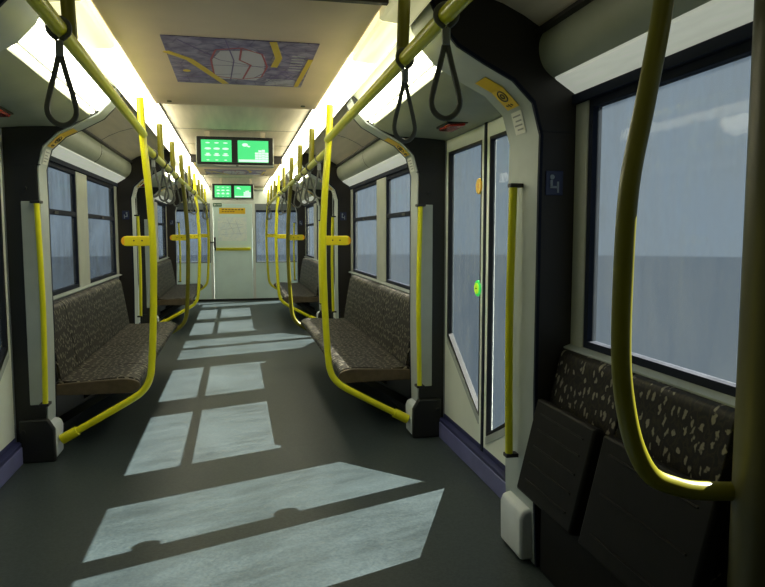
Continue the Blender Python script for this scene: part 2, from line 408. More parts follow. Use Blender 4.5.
# windows: dark gasket frame, transom bar, pane above and below
wn = 1
wherew = ['in the foreground bay', 'behind the near benches', 'behind the far benches']
for bi in range(3):
    for s in (-1, 1):
        for wi, (a0, a1) in enumerate(bays(s)[bi][2]):
            root = sroot('window_%d' % wn, (s*W_GL, (a0+a1)/2, .87), '%s window %s, %s of its pair' % (SIDE[s], wherew[bi], 'nearer' if wi == 0 else 'farther'), 'window'); wn += 1
            z0, z1 = .865, 1.775
            fr = B(); f = .028
            box(fr, W_IN+.002, 1.262, a0, a1, z0, z0+f+.012); box(fr, W_IN+.002, 1.262, a0, a1, z1-f, z1)
            box(fr, W_IN+.002, 1.262, a0, a0+f, z0+f+.012, z1-f); box(fr, W_IN+.002, 1.262, a1-f, a1, z0+f+.012, z1-f); mirror(fr, s)
            link('window_frame', fr, M['gasket'], root)
            if bi > 0:
                bm = B(); box(bm, W_IN+.004, 1.258, a0+f, a1-f, 1.425, 1.462); mirror(bm, s); link('transom', bm, M['gasket'], root, bevel=.004)
                bm = B(); box(bm, W_IN-.004, W_IN+.01, (a0+a1)/2-.05, (a0+a1)/2+.05, 1.43, 1.45); mirror(bm, s); link('latch', bm, M['black'], root)
                for (p0, p1) in ((z0+f+.012, 1.425), (1.462, z1-f)):
                    bm = B(); box(bm, W_GL, W_GL+.006, a0+f, a1-f, p0, p1); mirror(bm, s); link('pane', bm, M['glass'], root)
            else:
                bm = B(); box(bm, W_GL, W_GL+.006, a0+f, a1-f, z0+f+.012, z1-f); mirror(bm, s); link('pane', bm, M['glass'], root)
            
# ------------------------------------------------------------------ portal frames beside the doorways
CONT = [(1.100, 0), (1.088, .25), (1.080, .7), (1.080, 1.5), (1.082, 1.66), (1.050, 1.775), (.972, 1.850), (.86, 1.905), (.76, 1.960), (.695, 2.030), (.662, 2.10), (.648, 2.19)]
OUTER = [(.648, 2.30), (1.10, 2.24), (1.30, 1.9), (1.30, 0)]
def lerp(p, q, t): return (p[0]+(q[0]-p[0])*t, p[1]+(q[1]-p[1])*t)
def patch_on_band(i, t0, t1, y0, y1, off=.0025, th=.0015):
    p, q = CONT[i], CONT[i+1]; A, C = lerp(p, q, t0), lerp(p, q, t1)
    t = Vector((q[0]-p[0], 0, q[1]-p[1])).normalized(); n_ = Vector((-t.z, 0, t.x))
    if n_.x > 0: n_ = -n_
    bm = B(); prismY(bm, [(A[0]+n_.x*off, A[1]+n_.z*off), (C[0]+n_.x*off, C[1]+n_.z*off), (C[0]+n_.x*(off+th), C[1]+n_.z*(off+th)), (A[0]+n_.x*(off+th), A[1]+n_.z*(off+th))], y0, y1)
    return bm
PICTO = {}
def portal(s, y0, y1, doorside, k, where):
    """doorside -1: the doorway is on the near side of this frame, +1: on its far side"""
    root = sroot('trim_%d' % k, (s*1.15, (y0+y1)/2, 0), 'dark portal frame with a pale inner edge %s' % where, 'portal frame')
    body = M['dark'] if doorside < 0 else M['darkbrown']
    bm = B(); c2 = [(x+.012, z) for x, z in CONT[:5]]+[(x+.008, z+.01) for x, z in CONT[5:]]
    prismY(bm, c2+OUTER, y0, y1); mirror(bm, s); link('frame_body', bm, body, root)
    i0, i1 = (y0+.006, y1-.012) if doorside < 0 else (y0+.012, y1-.006)
    bm = B(); shellY(bm, CONT, .010, i0, i1, (1, .4)); mirror(bm, s); link('inner_band', bm, M['band'], root, bevel=.003)
    e0, e1 = (y1-.012, y1+.003) if doorside < 0 else (y0-.003, y0+.012)
    bm = B(); shellY(bm, [(x-.001, z) for x, z in CONT], .012, e0, e1, (1, .4)); mirror(bm, s); link('black_edging', bm, M['gasket'], root)
    # kick box at the foot
    f0, f1 = y0-.02 if doorside < 0 else y0-.005, y1-.02 if doorside < 0 else y1-.05
    bm = B(); v = [(1.050, .012), (1.046, .18), (1.058, .21), (1.105, .222), (1.11, .012)]
    prismY(bm, v, f0+(.012 if doorside < 0 else .04), f1); mirror(bm, s); link('foot_cover', bm, M['foot'], root, bevel=.012)
    if doorside < 0:
        bm = B(); prismY(bm, [(1.05, 0), (1.05, .19), (1.085, .25), (1.235, .25), (1.235, 0)], y0-.03, y0+.005); mirror(bm, s); link('skirting_box', bm, M['dark'], root, bevel=.01)
        bm = B(); box(bm, 1.098, 1.178, y0-.010, y0+.002, .33, 1.475); mirror(bm, s); link('side_panel', bm, M['band'], root, bevel=.004)
        bm = B(); tube(bm, [(1.155, y0+.004, 1.545), (1.155, y0-.016, 1.545)], .011, 14); mirror(bm, s); link('button', bm, M['black'], root, smooth=True)
        bm = B(); box(bm, 1.07, 1.24, y0-.003, y0+.001, 1.672, 1.677); mirror(bm, s); link('seam', bm, M['black'], root)
        bm = B(); tube(bm, [(1.215, y0+.004, .18), (1.215, y0-.034, .18)], .014, 14); mirror(bm, s); link('fixing', bm, M['black'], root, smooth=True)
    else:
        bm = B(); box(bm, 1.075, 1.22, y0-.003, y0+.001, 1.672, 1.677); mirror(bm, s); link('seam', bm, M['black'], root)
        # priority seat pictogram facing the benches
        bm = B(); box(bm, 1.105, 1.175, y0-.005, y0, 1.44, 1.53); mirror(bm, s); sg = link('priority_seat_sign', bm, M['navysign'], root, bevel=.004)
        bm = B(); tube(bm, [(1.130, y0-.005, 1.507), (1.130, y0-.008, 1.507)], .009, 12)
        box(bm, 1.122, 1.132, y0-.008, y0-.005, 1.470, 1.496); box(bm, 1.122, 1.152, y0-.008, y0-.005, 1.466, 1.474); box(bm, 1.150, 1.157, y0-.008, y0-.005, 1.450, 1.49)
        mirror(bm, s); link('pictogram', bm, M['signblue'], sg)
    # stickers on the bend
    ym = (i0+i1)/2; hw = min(.055, (i1-i0)*.36)
    bm = patch_on_band(5, .12, 1.0, ym-hw, ym+hw); mirror(bm, s); st = link('warning_sticker', bm, M['sticker'], root)
    bm = patch_on_band(6, .0, .62, ym-hw, ym+hw); mirror(bm, s); link('warning_sticker', bm, M['sticker'], root)
    p, q = CONT[5], CONT[6]
    bm = B(); t = Vector((q[0]-p[0], 0, q[1]-p[1])).normalized(); n_ = Vector((-t.z, 0, t.x)); n_ = n_ if n_.x < 0 else -n_
    base = Vector((p[0], 0, p[1]))
    def ring(ct, rr, w, yy=0):
        pts = []
        for a_ in range(16):
            an = a_*math.pi/8; c = base+t*(ct+rr*math.cos(an))+n_*.0045; pts.append((c.x, ym+yy+rr*1.25*math.sin(an), c.z))
        return pts
    tube(bm, ring(.075, .024, 0), .0028, 6, closed=True); tube(bm, ring(.075, .010, 0), .003, 6, closed=True)
    for (u0, u1, yy) in ((.026, .034, -.02), (.022, .036, 0), (.028, .034, .02)):
        c0 = base+t*u0+n_*.0045; c1 = base+t*u1+n_*.0045
        tube(bm, [(c0.x, ym+yy, c0.z), (c1.x, ym+yy+.01, c1.z)], .0025, 6)
    mirror(bm, s); link('eye_symbol', bm, M['ink'], st)
    bm = patch_on_band(4, .22, .95, ym-hw*.85, ym+hw*.85); mirror(bm, s); st2 = link('notice_sticker', bm, M['paper'], root)
    for j, tt in enumerate((.34, .48, .62, .78)):
        bm = patch_on_band(4, tt, tt+.05, ym-hw*.62, ym+hw*(.6 if j % 2 else .3), off=.0042); mirror(bm, s); link('print_line', bm, M['greyink'], st2)
    # grab rail on the doorway side of the frame
    return root
k = 8
nm = ['beside the near doorway', 'between the far benches and the second doorway']
for d in range(3):
    for j in range(2):
        y0, y1 = ARCH[j][0]+PER*d, ARCH[j][1]+PER*d
        if d == 2 and j == 1: continue
        if d == 2: y0, y1 = 12.63, 12.84
        for s in (-1, 1):
            where = 'on the %s, %s' % (SIDE[s], ['at the near edge of the first doorway', 'at the far edge of the first doorway', 'at the near edge of the second doorway', 'at the far edge of the second doorway', 'just before the end wall'][d*2+j])
            portal(s, y0, y1, 1 if j == 0 else -1, k, where); k += 1

# vertical grab rails on the frames
def side_rail(s, x, y, z0, z1, where, bow=.012, front=True):
    root = thing('grab_rail', 'short yellow grab rail %s' % where, 'grab rail', (s*x, y, z0))
    bm = B(); pts = catmull([(x, y, z0), (x-bow*.7, y-.006, z0+(z1-z0)*.3), (x-bow, y-.01, z0+(z1-z0)*.55), (x-bow*.4, y-.004, z0+(z1-z0)*.85), (x, y, z1)], 5)
    tube(bm, pts, .0155, 12); mirror(bm, s); link('rail', bm, M['yellow'], root, smooth=True)
    for z in (z0+.005, z1-.005):
        bm = B()
        if front: box(bm, x-.02, x+.03, y-.018, y+.055, z-.008, z+.008)
        else: box(bm, x-.018, x+.035, y-.018, y+.02, z-.008, z+.008)
        mirror(bm, s); link('bracket', bm, M['black'], root, bevel=.003)
for d, w in ((0, 'first'), (1, 'second')):
    for s in (-1, 1):
        side_rail(s, 1.086, ARCH[1][0]+PER*d-.052, .335, 1.475, 'on the dark %s frame beyond the %s doorway' % (SIDE[s], w))
        side_rail(s, 1.043, ARCH[0][0]+PER*d+.15, .40, 1.49, 'on the pale %s frame before the %s doorway' % (SIDE[s], w), front=False)
for s in (-1, 1):
    side_rail(s, 1.030, 12.74, .42, 1.49, 'on the last %s frame before the end wall' % SIDE[s], front=False)

# ------------------------------------------------------------------ sliding doors
def door(s, y0, y1, k, where):
    root = sroot('door_%d' % k, (s*1.25, (y0+y1)/2, 0), 'cream double sliding door with tall dusty glass, %s' % where, 'door')
    X0, X1 = 1.262, 1.296; ym = (y0+y1)/2+.02 if y1-y0 > 1 else y1+.2
    leaves = [(ym+.018, y1, 1), (y0, ym-.018, -1)] if y1-y0 > 1 else [(y0, y1, -1)]
    for (a0, a1, far) in leaves:
        z0, z1 = .12, 1.868
        # pane with its lower edge falling towards the meeting edge
        g0, g1 = a0+.040, a1-.06
        if far < 0: g0, g1 = a0+.06, a1-.040
        zt = 1.792; zlo, zhi = (.30, .66) if far > 0 else (.22, .52)
        zb0, zb1 = (zlo, zhi) if far > 0 else (zhi, zlo)
        outer = [(a0, z0), (a1, z0), (a1, z1), (a0, z1)]
        inner = [(g0, zb0), (g1, zb1), (g1, zt), (g0, zt)]
        def ring(bm, O, I, x0, x1):
            vo = [[bm.verts.new((x, y, z)) for (y, z) in O] for x in (x0, x1)]; vi = [[bm.verts.new((x, y, z)) for (y, z) in I] for x in (x0, x1)]
            for i in range(4):
                j = (i+1) % 4
                bm.faces.new((vo[0][i], vo[0][j], vi[0][j], vi[0][i])); bm.faces.new((vo[1][i], vi[1][i], vi[1][j], vo[1][j]))
                bm.faces.new((vo[0][i], vo[1][i], vo[1][j], vo[0][j])); bm.faces.new((vi[0][i], vi[0][j], vi[1][j], vi[1][i]))
            return bm
        bm = ring(B(), outer, inner, X0, X1); mirror(bm, s); leaf = link('door_leaf', bm, M['door'], root, bevel=.004)
        q0, q1 = (.010, .024) if far > 0 else (.024, .010)
        gi = [(g0+q0, zb0+.018), (g1-q1, zb1+.018), (g1-q1, zt-.014), (g0+q0, zt-.014)]
        bm = ring(B(), inner, gi, X0-.002, X1-.006); mirror(bm, s); link('gasket', bm, M['black'], leaf)
        bm = prismX(B(), gi, 1.280, 1.284); mirror(bm, s); link('pane', bm, M['door_glass'], leaf)
        # pale bevel under the slanted glass edge
        bm = prismX(B(), [(g0, zb0-.045), (g1, zb1-.045), (g1, zb1-.004), (g0, zb0-.004)], X0-.004, X0+.002); mirror(bm, s); link('glazing_bead', bm, M['band'], leaf)
        bm = B(); box(bm, X0-.004, X0+.01, a0+.01, a1-.01, .125, .15); mirror(bm, s); link('lower_strip', bm, M['navy'], leaf)
        if far > 0:
            for (zz, mm, rr) in ((1.55, 'button_y', .042), (1.00, 'button_g', .044)):
                yb = g0+.032
                bm = B(); tube(bm, [(X0+.02, yb, zz), (X0-.008, yb, zz)], rr, 24); 
                mirror(bm, s); b_ = link('door_sign' if mm == 'button_y' else 'door_button', bm, M[mm], leaf, bevel=.003)
                if mm == 'button_g':
                    bm = B(); tube(bm, [(X0-.008, yb, zz), (X0-.013, yb, zz)], .030, 20); mirror(bm, s); c_ = link('button_centre', bm, M['button_c'], b_)
                    bm = B(); box(bm, X0-.0155, X0-.013, yb-.012, yb+.012, zz-.003, zz+.003); mirror(bm, s); link('button_mark', bm, M['screw'], c_)
                else:
                    bm = B(); box(bm, X0-.0095, X0-.008, yb-.014, yb+.014, zz-.004, zz+.004); box(bm, X0-.0095, X0-.008, yb-.004, yb+.004, zz-.02, zz+.016); mirror(bm, s); link('sign_mark', bm, M['orange'], b_)
    if y1-y0 > 1:
        bm = B(); box(bm, 1.256, 1.300, ym-.018, ym+.018, .0, 1.875); mirror(bm, s); link('meeting_seal', bm, M['gasket'], root, bevel=.006)
    bm = B(); box(bm, 1.222, 1.30, y0, y1, 0, .100); mirror(bm, s); link('sill', bm, M['blue'], root, bevel=.004)
    bm = B(); box(bm, 1.226, 1.30, y0, y1, .100, .122); mirror(bm, s); link('sill_edge', bm, M['navy'], root, bevel=.004)
    bm = B(); box(bm, 1.258, 1.315, y1-.016, y1+.0, .12, 1.88); box(bm, 1.258, 1.315, y0, y0+.016, .12, 1.88); mirror(bm, s); link('jamb', bm, M['bluegrey'], root)
kk = 1
for d, (y0, y1) in enumerate(DOORS):
    for s in (-1, 1):
        door(s, y0, y1, kk, 'on the %s, %s' % (SIDE[s], ['nearest doorway', 'second doorway', 'partly seen just before the end wall'][d])); kk += 1

# headers over the doorways with a lamp recess and a red alarm lamp
k = 20
for d, (y0, y1) in enumerate(DOORS):
    for s in (-1, 1):
        bm = B(); prof = [(1.30, 1.868), (1.17, 1.880), (1.05, 1.886), (.97, 1.887), (.90, 1.903), (.85, 1.924), (.803, 1.948)]
        shellY(bm, prof, .02, y0, y1, (0, 1)); mirror(bm, s)
        struct(link('trim_%d' % k, bm, M['grey'], smooth=True), 'curved grey panel over the %s door at doorway %s' % (SIDE[s], ['nearest the camera', 'between the benches', 'next to the end wall'][d]), 'door header'); k += 1
        root = sroot('trim_%d' % k, (s*.7, (y0+y1)/2, 2.0), 'lamp recess over the %s door, %s' % (SIDE[s], ['nearest doorway', 'second doorway', 'last doorway'][d]), 'lamp recess'); k += 1
        bm = B(); shellY(bm, [(.803, 1.950), (.79, 2.03), (.68, 2.12), (.652, 2.10)], .012, y0, y1, (0, 1)); mirror(bm, s); link('recess', bm, M['grey'], root)
        if y1-y0 > 1:
            lt = thing('doorway_light', 'glowing tube light above the %s door, %s doorway' % (SIDE[s], ['nearest', 'second'][d]), 'lamp', (s*.72, (y0+y1)/2, 2.0), 'tube lights above the doors')
            bm = B(); prismY(bm, [(.682, 2.050), (.690, 2.034), (.750, 1.977), (.762, 1.975), (.765, 2.01), (.71, 2.07)], y0+.02, y1-.02); mirror(bm, s); link('diffuser', bm, M['tube'], lt, bevel=.004)
            bm = B(); prismY(bm, [(.776, 1.966), (.790, 1.957), (.792, 1.969), (.780, 1.978)], y0+.02, y1-.02); mirror(bm, s); link('second_diffuser', bm, M['tube'], lt)
            bm = B(); box(bm, .764, .775, y0+.02, y1-.02, 1.972, 2.02); mirror(bm, s); link('divider', bm, M['grey'], lt)
        if y1-y0 > 1:
            yc = (y0+y1)/2+.2
            al = thing('alarm_light', 'small red alarm light over the %s door of the %s doorway' % (SIDE[s], ['nearest', 'second'][d]), 'alarm light', (s*1.13, yc, 1.86), 'red alarm lights over the doors')
            bm = B(); prismZ(bm, [(1.085, yc-.09), (1.17, yc-.12), (1.17, yc+.12), (1.085, yc+.09)], 1.862, 1.882); mirror(bm, s); link('lens', bm, M['red'], al, bevel=.006)
            bm = B(); prismZ(bm, [(1.075, yc-.10), (1.18, yc-.13), (1.18, yc+.13), (1.075, yc+.10)], 1.874, 1.884); mirror(bm, s); link('housing', bm, M['dark'], al)

# continuous light strips each side of the centre ceiling
for s in (-1, 1):
    for (y0, y1, mm, w) in ((YB, 2.5, 'lampoff', 'dim one nearest the camera'), (2.51, 3.1, 'lampmid', 'short half-lit piece over the nearest doorway'), (3.11, 7.47, 'lamp', 'bright one above the near benches'), (7.48, 13.35, 'lamp', 'bright one above the far benches')):
        lt = thing('ceiling_light', 'warm light strip along the %s of the ceiling, %s' % (SIDE[s], w), 'lamp', (s*.56, (y0+y1)/2, 2.08), 'light strips along the ceiling')
        bm = B(); prismY(bm, [(.503, 2.077), (.515, 2.070), (.615, 2.060), (.622, 2.064), (.622, 2.14), (.503, 2.14)], y0, y1); mirror(bm, s); link('diffuser', bm, M[mm], lt)
        bm = B(); box(bm, .503, .624, y0, y1, 2.141, 2.158); mirror(bm, s); link('housing', bm, M['dark'], lt)
    root = sroot('trim_%d' % k, (s*.63, 5, 2.08), 'black gap outside the %s light strip' % SIDE[s], 'ceiling gap'); k += 1
    bm = B(); box(bm, .625, .642, YB, 13.3, 2.085, 2.19); mirror(bm, s); link('gap_strip', bm, M['black'], root)

# ------------------------------------------------------------------ benches
def bench(s, y0, y1, where):
    root = thing('bench', 'long bench in dark patterned fabric %s' % where, 'bench', (s*.9, (y0+y1)/2, 0), 'long upholstered benches')
    n = 6; L = (y1-y0)/n
    for i in range(n):
        a0, a1 = y0+i*L+.001, y0+(i+1)*L-.001
        pr = catmull([(.632, 0, .355), (.617, 0, .382), (.628, 0, .408), (.68, 0, .426), (.80, 0, .424), (.95, 0, .412), (1.07, 0, .420)], 3)
        bm = B(); prismY(bm, [(p.x, p.z) for p in pr]+[(1.09, .40), (1.09, .355)], a0, a1); mirror(bm, s)
        link('seat_cushion', bm, M['fabric'], root, bevel=.004)
        pb = catmull([(1.060, 0, .422), (1.075, 0, .52), (1.100, 0, .68), (1.122, 0, .80), (1.136, 0, .843), (1.165, 0, .860), (1.195, 0, .858)], 3)
        bm = B(); prismY(bm, [(p.x, p.z) for p in pb]+[(1.20, .80), (1.13, .43)], a0, a1); mirror(bm, s)
        link('backrest', bm, M['fabric'], root, bevel=.003)
    # moulded ends and shell below the cushions
    for e0, e1 in ((y0-.022, y0), (y1, y1+.022)):
        pr = catmull([(.66, 0, .330), (.617, 0, .355), (.615, 0, .395), (.68, 0, .420), (.80, 0, .418), (1.05, 0, .405)], 3)
        bm = B(); prismY(bm, [(p.x, p.z) for p in pr]+[(1.12, .40), (1.12, .335)], e0, e1); mirror(bm, s); link('end_cap', bm, M['wood'], root, bevel=.005)
        bm = B(); prismY(bm, [(1.10, .40), (1.072, .43), (1.130, .835), (1.195, .855), (1.205, .40)], e0, e1); mirror(bm, s); link('backrest_end', bm, M['seatplastic'], root, bevel=.005)
    bm = B(); prismY(bm, [(.655, .334), (.645, .352), (1.10, .352), (1.10, .334)], y0, y1); mirror(bm, s); link('seat_shell', bm, M['seatplastic'], root)
    for i in range(4):
        yy = y0+.25+(y1-y0-.5)*i/3
        bm = B(); prismY(bm, [(.72, .334), (.80, .334), (1.215, .10), (1.215, .04)], yy-.02, yy+.02); mirror(bm, s); link('support_arm', bm, M['dark'], root)
    bm = B(); box(bm, 1.14, 1.222, y0, y1, 0.0, .37); mirror(bm, s); link('back_panel', bm, M['dark'], root)
bench(-1, 4.315, 6.98, 'on the left between the two doorways')
bench(1, 4.315, 6.98, 'on the right between the two doorways')
bench(-1, 9.50, 12.20, 'on the left beyond the second doorway')
bench(1, 9.50, 12.20, 'on the right beyond the second doorway')

def tip_bench():
    root = thing('folding_bench', 'dark patterned backrest with two folded-up brown tip seats under the large right window', 'bench', (1.12, 1.9, 0))
    for (a0, a1) in ((1.42, 1.885), (1.895, 2.345)):
        pb = catmull([(1.135, 0, .34), (1.125, 0, .50), (1.130, 0, .66), (1.155, 0, .78), (1.170, 0, .845), (1.190, 0, .860), (1.208, 0, .860)], 4)
        bm = B(); prismY(bm, [(p.x, p.z) for p in pb]+[(1.214, .85), (1.214, .34)], a0, a1); link('backrest', bm, M['fabric'], root, bevel=.018, segs=3)
    for (a0, a1) in ((1.36, 1.875), (1.925, 2.35)):
        # leaning panel: top farther from the aisle than the bottom
        T = Vector((1.082, 0, .680)); Bt = Vector((1.000, 0, .335)); d = (T-Bt).normalized(); nn = Vector((d.z, 0, -d.x))
        pr = [(Bt.x, Bt.z), (T.x, T.z), (T.x+nn.x*.040, T.z+nn.z*.040), (Bt.x+nn.x*.055, Bt.z+nn.z*.055)]
        bm = B(); prismY(bm, pr, a0, a1); st = link('folded_seat', bm, M['seatplastic'], root, bevel=.010)
        for i, t in enumerate((.16, .34, .52, .70, .86)):
            if i % 2 == 1 and a0 < 1.5: continue
            c = Bt+(T-Bt)*t-nn*.0015
            bm = B(); tube(bm, [(c.x, a0+.05, c.z), (c.x, a1-.06, c.z)], .0035, 6); link('rib', bm, M['seatplastic'], st)
        for yy in (a0+.03, a1-.03):
            bm = B(); tube(bm, [(1.06, yy-.012, .36), (1.06, yy+.012, .36)], .022, 12); link('hinge', bm, M['dark'], st, smooth=True)
    bm = B(); tube(bm, [(1.07, 1.36, .36), (1.07, 2.34, .36)], .013, 10); link('hinge_bar', bm, M['dark'], root, smooth=True)
    bm = B(); box(bm, 1.10, 1.22, 1.36, 2.345, 0, .33); link('base_panel', bm, M['seatplastic'], root, bevel=.01)
tip_bench()

# ------------------------------------------------------------------ poles, rails, hangers
RX, RZ1, RZ2 = .528, 1.862, 1.795
def rail_x(s, y):
    if y >= 4.15: return RX
    return RX-(.0194 if s < 0 else .003)*(4.15-y)
def pole(s, y, where, r=.0205, mm='yellow'):
    root = thing('grab_pole', 'yellow grab pole with bent foot, %s' % where, 'pole', (s*.53, y, 0), 'bent yellow grab poles')
    pts = [(.545, y, 2.075), (.535, y, 1.85), (.508, y, 1.50), (.497, y, 1.20), (.505, y, .85), (.522, y, .55), (.538, y, .44), (.575, y, .375), (.64, y, .325), (.80, y, .235), (1.00, y, .125)]
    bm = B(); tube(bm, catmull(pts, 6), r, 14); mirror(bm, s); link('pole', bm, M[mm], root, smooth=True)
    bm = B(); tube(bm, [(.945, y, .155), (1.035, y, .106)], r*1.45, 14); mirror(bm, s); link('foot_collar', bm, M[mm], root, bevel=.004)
    bm = B(); out = []
    for a_ in range(9):
        an = -math.pi/2+a_*math.pi/8; out.append((.640+.029*math.cos(an), 1.254+.029*math.sin(an)))
    prismY(bm, [(.500, 1.225)]+out+[(.500, 1.283)], y-.012, y+.006); mirror(bm, s); pl = link('elbow_plate', bm, M['signyel'], root, bevel=.004)
    bm = B()
    for a_ in range(2): tube(bm, [(.555+.045*a_, y-.010, 1.256), (.555+.045*a_, y-.0145, 1.256)], .0045, 8)
    mirror(bm, s); link('screws', bm, M['screw'], pl)
    bm = B(); prismY(bm, [(p[0]+.001, p[1]) for p in out[1:-1]], y-.0125, y-.0118); mirror(bm, s); link('orange_tip', bm, M['orange'], pl)
for s in (-1, 1):
    pole(s, 4.16, 'nearest on the %s' % SIDE[s])
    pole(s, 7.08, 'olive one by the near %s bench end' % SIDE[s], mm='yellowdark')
    pole(s, 9.24, 'bright one before the far %s bench' % SIDE[s])
    pole(s, 12.25, 'farthest on the %s' % SIDE[s])
    # overhead rails
    def rail(y0, y1, z, hang, where):
        root = thing('overhead_rail', 'yellow overhead handrail on the %s, %s' % (SIDE[s], where), 'handrail', (s*RX, (y0+y1)/2, z), 'overhead handrails')
        bm = B(); tube(bm, [(rail_x(s, y0), y0, z), (rail_x(s, y1), y1, z)], .0215, 14); mirror(bm, s); link('rail', bm, M['yellow'], root, smooth=True)
        for yy in hang:
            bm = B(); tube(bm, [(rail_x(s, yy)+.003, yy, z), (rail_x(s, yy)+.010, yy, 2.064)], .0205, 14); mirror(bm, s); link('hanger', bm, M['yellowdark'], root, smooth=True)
    rail(-.6, 4.15, RZ1, (.3, 2.24), 'over the first doorway')
    rail(4.17, 9.22, RZ2, (5.10, 6.05, 8.15), 'above the near bench')
    rail(9.26, 12.25, RZ2, (10.15, 11.1), 'above the far bench')

# hanging straps
def strap_parts(root, y, z):
    """strap wound over the rail at height z, clamp, then a teardrop loop; flat in the x-z plane"""
    x = RX
    bm = B()
    R_ = .0275
    over = [(x-.004, y, z-.032)]+[(x+R_*math.cos(math.radians(a_)), y, z+R_*math.sin(math.radians(a_))) for a_ in (215, 180, 140, 90, 40, 0, -35)]+[(x+.004, y, z-.032)]
    tube(bm, catmull(over, 3), .0042, 8, ry=.0070)
    link('upper_loop', bm, M['strap'], root, smooth=True)
    bm = B(); box(bm, x-.0105, x+.0105, y-.0105, y+.0105, z-.078, z-.034); link('clamp', bm, M['clamp'], root, bevel=.004)
    bm = B(); zt = z-.073; k_ = 1.07
    half = [(.003, 0), (.014, .045), (.028, .095), (.037, .135), (.031, .160), (.011, .176)]
    lp = [(x-u, y, zt-v*k_) for u, v in half]+[(x+u, y, zt-v*k_) for u, v in half[::-1]]
    tube(bm, catmull(lp, 3), .0052, 8, ry=.0075); link('hand_loop', bm, M['strap'], root, smooth=True)
sproto = None
def strap(s, y, z, label, tilt=0.0):
    global sproto
    if sproto is None:
        sproto = thing('hanging_strap', label, 'strap', (RX, 0, z), 'grey hand straps on the overhead rails'); strap_parts(sproto, 0, z); r_ = sproto
    else:
        r_ = sproto.copy(); COL.objects.link(r_)
        for ch in list(sproto.children):
            c = ch.copy(); COL.objects.link(c); c.parent = r_
    r_['label'] = label
    r_.location = (s*rail_x(s, y), y, z); r_.rotation_euler = (0, 0, tilt)
strap(-1, 2.07, RZ1, 'large grey hand strap hanging from the left rail, nearest on that side', .25)
strap(1, 1.74, RZ1, 'large grey hand strap nearest the camera on the right rail', -.2)
strap(1, 2.19, RZ1, 'grey hand strap on the right rail beside the hanger, second from the camera', .2)
ordn = ['first', 'second', 'third', 'fourth']
for s in (-1, 1):
    for i, y in enumerate((4.58, 5.18, 5.62, 6.25)):
        strap(s, y, RZ2, 'small grey hand strap above near %s bench, %s past the first pole' % (SIDE[s], ordn[i]), random.uniform(-.7, .7))
    for i, y in enumerate((8.0, 8.7)):
        strap(s, y, RZ2, 'small grey hand strap over the second doorway, %s rail, %s one' % (SIDE[s], ordn[i]), random.uniform(-.7, .7))
    for i, y in enumerate((11.5, 12.0)):
        strap(s, y, RZ2, 'tiny grey hand strap in front of the end wall, %s rail, %s one' % (SIDE[s], ordn[i]), random.uniform(-.7, .7))

# foreground loop pole and partition post
root = thing('loop_pole', 'thick olive-yellow pole in the right foreground curving into the broad post', 'pole', (.85, 1.33, .7))
pts = [(.905, 1.33, 2.06), (.872, 1.33, 1.78), (.838, 1.33, 1.58), (.806, 1.33, 1.40), (.798, 1.33, 1.20), (.800, 1.33, 1.02), (.818, 1.33, .90), (.845, 1.33, .815), (.885, 1.33, .755), (.94, 1.33, .728), (1.0, 1.33, .712), (1.12, 1.33, .70)]
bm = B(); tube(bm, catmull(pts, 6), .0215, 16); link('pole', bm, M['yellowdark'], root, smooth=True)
bm = B(); tube(bm, [(.905, 1.33, 2.055), (.908, 1.33, 2.10)], .03, 16); link('ceiling_flange', bm, M['yellow'], root, bevel=.004)
root = thing('partition_post', 'broad olive post at the right edge of the picture', 'post', (1.155, 1.30, 0))
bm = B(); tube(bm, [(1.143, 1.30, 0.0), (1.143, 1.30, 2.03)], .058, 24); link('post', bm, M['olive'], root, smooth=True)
bm = B(); tube(bm, [(1.143, 1.30, 0.0), (1.143, 1.30, .02)], .07, 24); link('base_ring', bm, M['dark'], root, bevel=.004)

